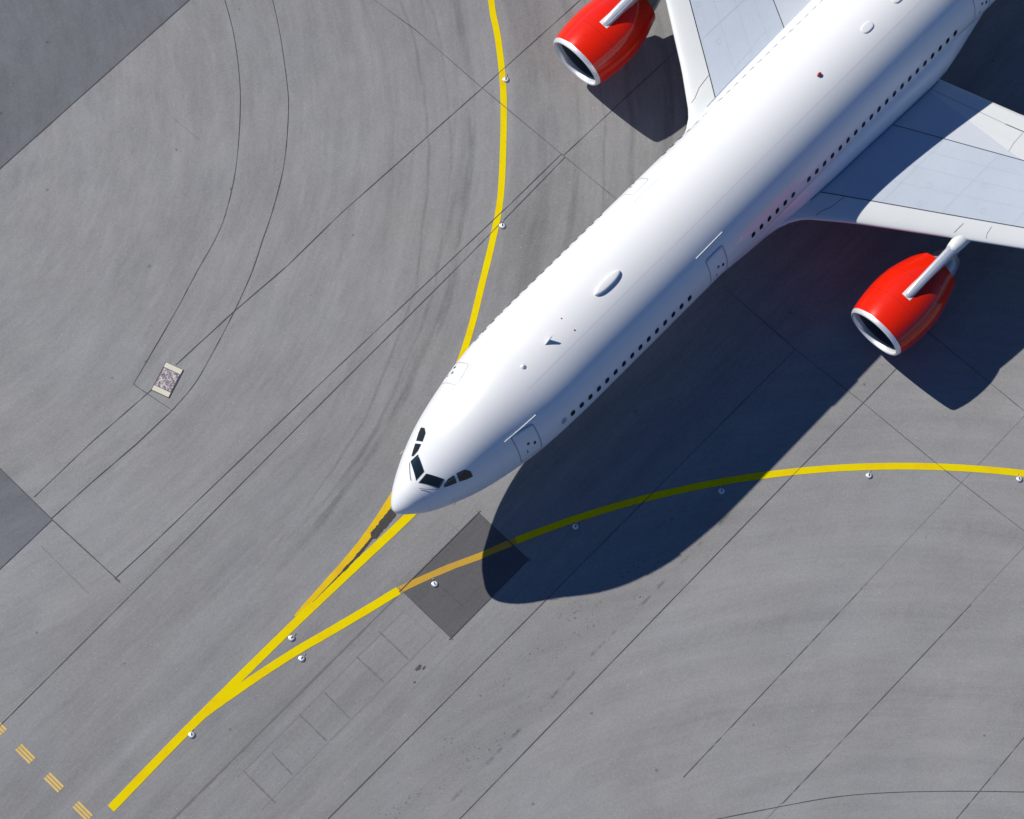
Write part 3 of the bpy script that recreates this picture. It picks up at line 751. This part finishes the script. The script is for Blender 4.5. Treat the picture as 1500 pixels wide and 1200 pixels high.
for side in (-1, 1):
    W = shell('wing', ys, f1, f2, m_box, side, parent=plane)
    shell('wing_root_fairing', [y for y in ys if y <= 3.8], lambda y: 0, f1, m_light, side, 'le', W)
    shell('leading_edge_slat', [y for y in ys if y >= 3.8], lambda y: 0, f1, m_light, side, 'le', W)
    y3 = [y for y in ys if y <= 9.0]
    shell('spoiler_panel', y3, f2, f3, m_spoil, side, None, W)
    # trailing part: upper skin from f3, lower skin from f2
    bm = bmesh.new(); n = 10; rows = []
    for y in ys: rows.append([wing(y, f3(y)+(1-f3(y))*k/n, True, side) for k in range(n+1)] + [wing(y, 1-(1-f2(y))*k/n, False, side) for k in range(n+1)])
    grid_faces(bm, rows); bmesh.ops.recalc_face_normals(bm, faces=bm.faces); link('trailing_edge_flap', bm, m_light, W, True)
    g1, g2 = xl(f1), xl(f2)
    wing_line('slat_gap', [(g1(y), y) for y in ys if 2.9 <= y <= 29], side, .045, m_line, W)
    wing_line('spoiler_gap', [(g2(y), y) for y in ys if 3.1 <= y <= 29], side, .04, m_line, W)
    wing_line('flap_gap', [(27.95, 3.3), (28.48, 5.41), (28.90, 7.1)], side, .030, m_seam, W)
    wing_line('flap_gap', [(28.90, 7.1), (29.15, 7.96), (30.0, 11)], side, .045, m_line, W)
    wing_line('flap_seam', [(27.85, 5.55), (28.15, 6.7), (28.45, 7.99)], side, .025, m_seam2, W)
    wing_line('flap_seam', [(29.08, 7.96), (28.4, 7.99), (27.82, 8.10)], side, .025, m_seam, W)
    wing_line('slat_joint', [(18.98, 3.84), (19.5, 3.90), (20.0, 4.10), (20.75, 4.20)], side, .022, m_line, W)
    wing_line('slat_joint', [(22.62, 8.93), (23.5, 8.95)], side, .024, m_line, W)
    wing_line('slat_joint', [(23.55, 10.25), (23.85, 10.05), (24.25, 9.98)], side, .018, m_line, W)
    for f_ in (.30, .55, .78):
        wing_line('panel_seam', [(g1(y)+(g2(y)-g1(y))*f_, y) for y in ys if 3.5 <= y <= 28], side, .010, m_seam3, W, .004)
    for yq in (5.6, 7.9, 10.6, 13.4):
        wing_line('panel_seam', [(g1(yq)+.05, yq), (g2(yq)-.05, yq)], side, .010, m_seam3, W, .0045)
    for xq, yq in ((22.3, 5.0), (23.9, 6.6), (24.6, 9.2), (22.9, 6.9), (25.6, 8.4)):   # oval access covers
        wing_line('access_cover', [(xq+.16*math.cos(t_*math.pi/8), yq+.10*math.sin(t_*math.pi/8)) for t_ in range(17)], side, .010, m_seam3, W, .005)
    wing_line('walkway_mark', [(21.8, 3.6), (24.6, 3.9), (24.4, 4.9)], side, .012, m_seam2, W)
    def fair_out(x, y, z):
        for (xa, wa, ka), (xb, wb, kb) in zip(BF, BF[1:]):
            if xa <= x <= xb:
                t = (x-xa)/(xb-xa); wd = wa+(wb-wa)*t; k = ka+(kb-ka)*t; hz = 1.95*k; zc = H-3.28+hz
                return (y/wd)**2.9 + (abs(z-zc)/hz)**2.9 > 1
        return True
    rp = []
    for k in range(22):
        x = 19.6+9.0*k/21; y = 3.6
        while y > 2.3 and fair_out(x, y, wing(y, min(1, max(0, cf(y, x))), True, 1).z): y -= .01
        rp.append((x, y+.03))
    wing_line('root_seal', rp, side, .07, m_seam, W, .008)
    # tip cap
    bm = bmesh.new(); r = [bm.verts.new(wing(30, k/12, True, side)) for k in range(13)] + [bm.verts.new(wing(30, 1-k/12, False, side)) for k in range(13)]
    cap(bm, r); link('wing_tip', bm, m_light, W)
    # flap track fairings
    for yy, xa, xb in ((7.75, 25.5, 31.4), (12.5, 27.5, 33.4), (17.5, 30.2, 35.4)):
        bm = bmesh.new(); rows = []
        for k in range(15):
            t = k/14; x = xa+(xb-xa)*t; r_ = .30*math.sin(math.pi*min(1, max(.02, t))**.8)**.6+.005; zc = lerp_tab(ZT, yy)-.18
            rows.append([(x, side*yy+r_*.75*math.sin(2*math.pi*j/16), zc+r_*math.cos(2*math.pi*j/16)) for j in range(16)])
        V = grid_faces(bm, rows, True); cap(bm, V[0]); cap(bm, V[-1]); bmesh.ops.recalc_face_normals(bm, faces=bm.faces)
        link('flap_track_fairing', bm, m_light, W, True)
# ---------------------------------------------------------------- engines
EX, EY, EZ = 17.48, 9.37, 2.44
for side in (-1, 1):
    c = (0, side*EY, EZ)
    eng = None
    prof = [(.19, 1.465), (.48, 1.535), (.9, 1.60), (1.5, 1.65), (2.1, 1.655), (2.7, 1.60), (3.2, 1.49), (3.7, 1.34), (4.1, 1.20), (4.35, 1.12)]
    bm = bmesh.new()
    def rake(p):   # intake plane leans: the top lip stands forward of the bottom one
        x, y, z = p; k = max(0, 1-(x-EX)/1.2); return (x - .10*(z-EZ)*k, y, z)
    cp = [(a, b_) for a, b_ in curve_pts(prof, 5)]
    V = rev(bm, [(EX+a, r) for a, r in cp], 72, c)
    V2 = rev(bm, [(EX+4.35, 1.12), (EX+4.33, 1.08), (EX+3.2, 1.15)], 72, c)
    for v in bm.verts: v.co = rake(v.co)
    bmesh.ops.recalc_face_normals(bm, faces=bm.faces); eng = link('engine_cowling', bm, m_red, plane, True)
    if side < 0: eng['label'] = 'red engine under the wing on the door side, lower right'
    else: eng['label'] = 'red engine under the far wing, at the top'
    bm = bmesh.new(); lp = [(.19, 1.467), (.10, 1.437), (.03, 1.395), (0, 1.345), (.03, 1.295), (.11, 1.262), (.23, 1.245), (.38, 1.235)]
    rev(bm, [(EX+a, r) for a, r in curve_pts(lp, 3)], 72, c)
    for v in bm.verts: v.co = rake(v.co)
    bmesh.ops.recalc_face_normals(bm, faces=bm.faces); link('intake_lip', bm, m_lipm, eng, True)
    bm = bmesh.new(); rev(bm, [(EX+.38, 1.235), (EX+.8, 1.225), (EX+1.45, 1.235), (EX+1.9, 1.24)], 64, c)
    for v in bm.verts: v.co = rake(v.co)
    link('intake_duct', bm, m_duct, eng, True)
    bm = bmesh.new()
    for k in range(26):
        a = 2*math.pi*k/26
        for r0, r1, tw in ((.35, 1.23, .5),):
            q = []
            for r_, da in ((r0, -.10), (r1, -.085), (r1, .085), (r0, .10)):
                q.append(bm.verts.new((EX+1.50+(.10 if da > 0 else -.06), side*EY+r_*math.sin(a+da), EZ+r_*math.cos(a+da))))
            bm.faces.new(q)
    V = rev(bm, [(EX+1.7, 1.24), (EX+1.7, .01)], 32, c); link('fan', bm, m_black, eng, False)
    bm = bmesh.new(); V = rev(bm, [(EX+.95, .01), (EX+1.05, .12), (EX+1.3, .28), (EX+1.6, .36)], 24, c); link('spinner', bm, m_black, eng, True)
    bm = bmesh.new(); V = rev(bm, [(EX+3.3, .92), (EX+4.3, .88), (EX+4.9, .74), (EX+5.35, .60), (EX+5.33, .56), (EX+4.6, .6)], 40, c)
    bmesh.ops.recalc_face_normals(bm, faces=bm.faces); link('core_nozzle', bm, m_grey, eng, True)
    bm = bmesh.new(); V = rev(bm, [(EX+4.5, .36), (EX+5.3, .33), (EX+5.9, .16), (EX+6.1, .02)], 24, c); link('exhaust_plug', bm, m_grey, eng, True)
    # cowl seams
    for xs in (1.35, 2.75):
        bm = bmesh.new(); r_ = lerp_tab(cp, xs)+.003; rev(bm, [(EX+xs-.007, r_), (EX+xs+.007, r_)], 64, c)
        for v in bm.verts: v.co = rake(v.co)
        link('cowl_seam', bm, m_beacon, eng)
    # pylon: body plus polished leading fairing and its base plate
    bm = bmesh.new(); rows = []
    PB = [(1.72, 1.60, 1.70, .03), (1.80, 1.55, 1.76, .13), (2.0, 1.45, 1.84, .185), (2.4, 1.3, 1.92, .205), (2.9, 1.2, 1.99, .21), (3.6, 1.0, 2.06, .215), (4.4, .8, 2.12, .22), (5.4, .7, 2.12, .24), (6.0, .8, 1.9, .22), (8.0, 1.2, 1.6, .18), (9.6, 1.3, 1.4, .05)]
    for dx, zb_, zt_, hw in PB:
        row = []
        for j in range(16):
            t = math.pi*j/15; row.append((EX+dx, side*EY+hw*math.copysign(abs(math.cos(t))**.7, math.cos(t)), EZ+zt_-hw+hw*math.sin(t)**.8))
        row += [(EX+dx, side*EY-hw, EZ+zb_), (EX+dx, side*EY+hw, EZ+zb_)]
        rows.append(row)
    V = grid_faces(bm, rows, True); cap(bm, V[0]); cap(bm, V[-1]); bmesh.ops.recalc_face_normals(bm, faces=bm.faces)
    py = link('pylon', bm, m_metal, eng, True)
    bm = bmesh.new(); rows = []
    for k in range(9):
        a = math.radians(-8+16*k/8); rows.append([(EX+x_, side*EY+(lerp_tab(cp, x_)+.012)*math.sin(a), EZ+(lerp_tab(cp, x_)+.012)*math.cos(a)) for x_ in (1.70, 2.0, 2.4, 2.8)])
    grid_faces(bm, rows); bm.normal_update()
    if sum(f.normal.z for f in bm.faces) < 0: bmesh.ops.reverse_faces(bm, faces=bm.faces)
    link('pylon_base_plate', bm, m_light, py)
    bm = bmesh.new(); rows = []
    for dx, hw, zt_ in ((4.70, .235, 2.13), (4.95, .30, 2.16), (5.2, .33, 2.17), (5.5, .34, 2.15), (5.85, .35, 2.05)):
        rows.append([(EX+dx, side*EY+hw*math.cos(math.pi*j/12), EZ+zt_-.30+.30*math.sin(math.pi*j/12)) for j in range(13)])
    V = grid_faces(bm, rows); cap(bm, V[0]); bmesh.ops.recalc_face_normals(bm, faces=bm.faces); link('pylon_cap', bm, m_light, py, True)
# ---------------------------------------------------------------- tail
def slab_wing(name, secs, m):
    bm = bmesh.new(); rows = []
    for (x0, x1, pos, th, vert) in secs:
        row = []
        for k in range(25):
            u = k/12 if k <= 12 else (24-k)/12; sg = 1 if k <= 12 else -1
            x = x0+(x1-x0)*u; t_ = sg*th*airf(u)*1.0
            row.append((x, pos[0]+t_, pos[1]) if vert else (x, pos[0], pos[1]+t_))
        rows.append(row[:-1])
    V = grid_faces(bm, rows, True); cap(bm, V[0]); cap(bm, V[-1]); bmesh.ops.recalc_face_normals(bm, faces=bm.faces)
    return link(name, bm, m, plane, True)
slab_wing('tail_fin', [(43.0, 53.0, (0, H+2.4), .7, True), (50.6, 55.5, (0, H+11.6), .35, True)], m_red)
for s in (-1, 1): slab_wing('tailplane', [(47.5, 53.5, (s*1.0, H+1.6), .6, False), (54.0, 56.2, (s*9.6, H+2.5), .25, False)], m_light)
# ---------------------------------------------------------------- landing gear
def wheel(x, y, r, wd, parent):
    bm = bmesh.new(); V = rev(bm, [(-wd/2, r*.55), (-wd/2, r*.88), (-wd*.36, r), (wd*.36, r), (wd/2, r*.88), (wd/2, r*.55)], 32, (x, y, r), 'y')
    o = link('wheel', bm, m_rubber, parent, True)
    bm = bmesh.new(); V = rev(bm, [(-wd*.42, .01), (-wd*.42, r*.56), (wd*.42, r*.56), (wd*.42, .01)], 24, (x, y, r), 'y'); link('hub', bm, m_grey, o)
bm = bmesh.new(); tube(bm, [(2.7, 0, .5), (2.7, 0, 3.0)], .13, 14); tube(bm, [(2.7, 0, 1.4), (4.2, 0, 2.6)], .07, 10); tube(bm, [(2.7, -.42, .52), (2.7, .42, .52)], .08, 10)
ng = link('nose_gear', bm, m_grey, plane, True)
for s in (-1, 1): wheel(2.7, s*.36, .52, .36, ng)
for s in (-1, 1):
    bm = bmesh.new(); tube(bm, [(26.6, s*5.3, .75), (26.4, s*5.2, 3.6)], .2, 14); tube(bm, [(26.5, s*5.3, 1.6), (26.5, s*3.2, 2.6)], .1, 10); tube(bm, [(25.6, s*5.3, .75), (27.6, s*5.3, .75)], .13, 10)
    for xx in (25.6, 27.6): tube(bm, [(xx, s*5.3-.7, .75), (xx, s*5.3+.7, .75)], .1, 10)
    mg = link('main_gear', bm, m_grey, plane, True)
    for xx in (25.6, 27.6):
        for t_ in (-.68, .68): wheel(xx, s*5.3+t_, .74, .5, mg)
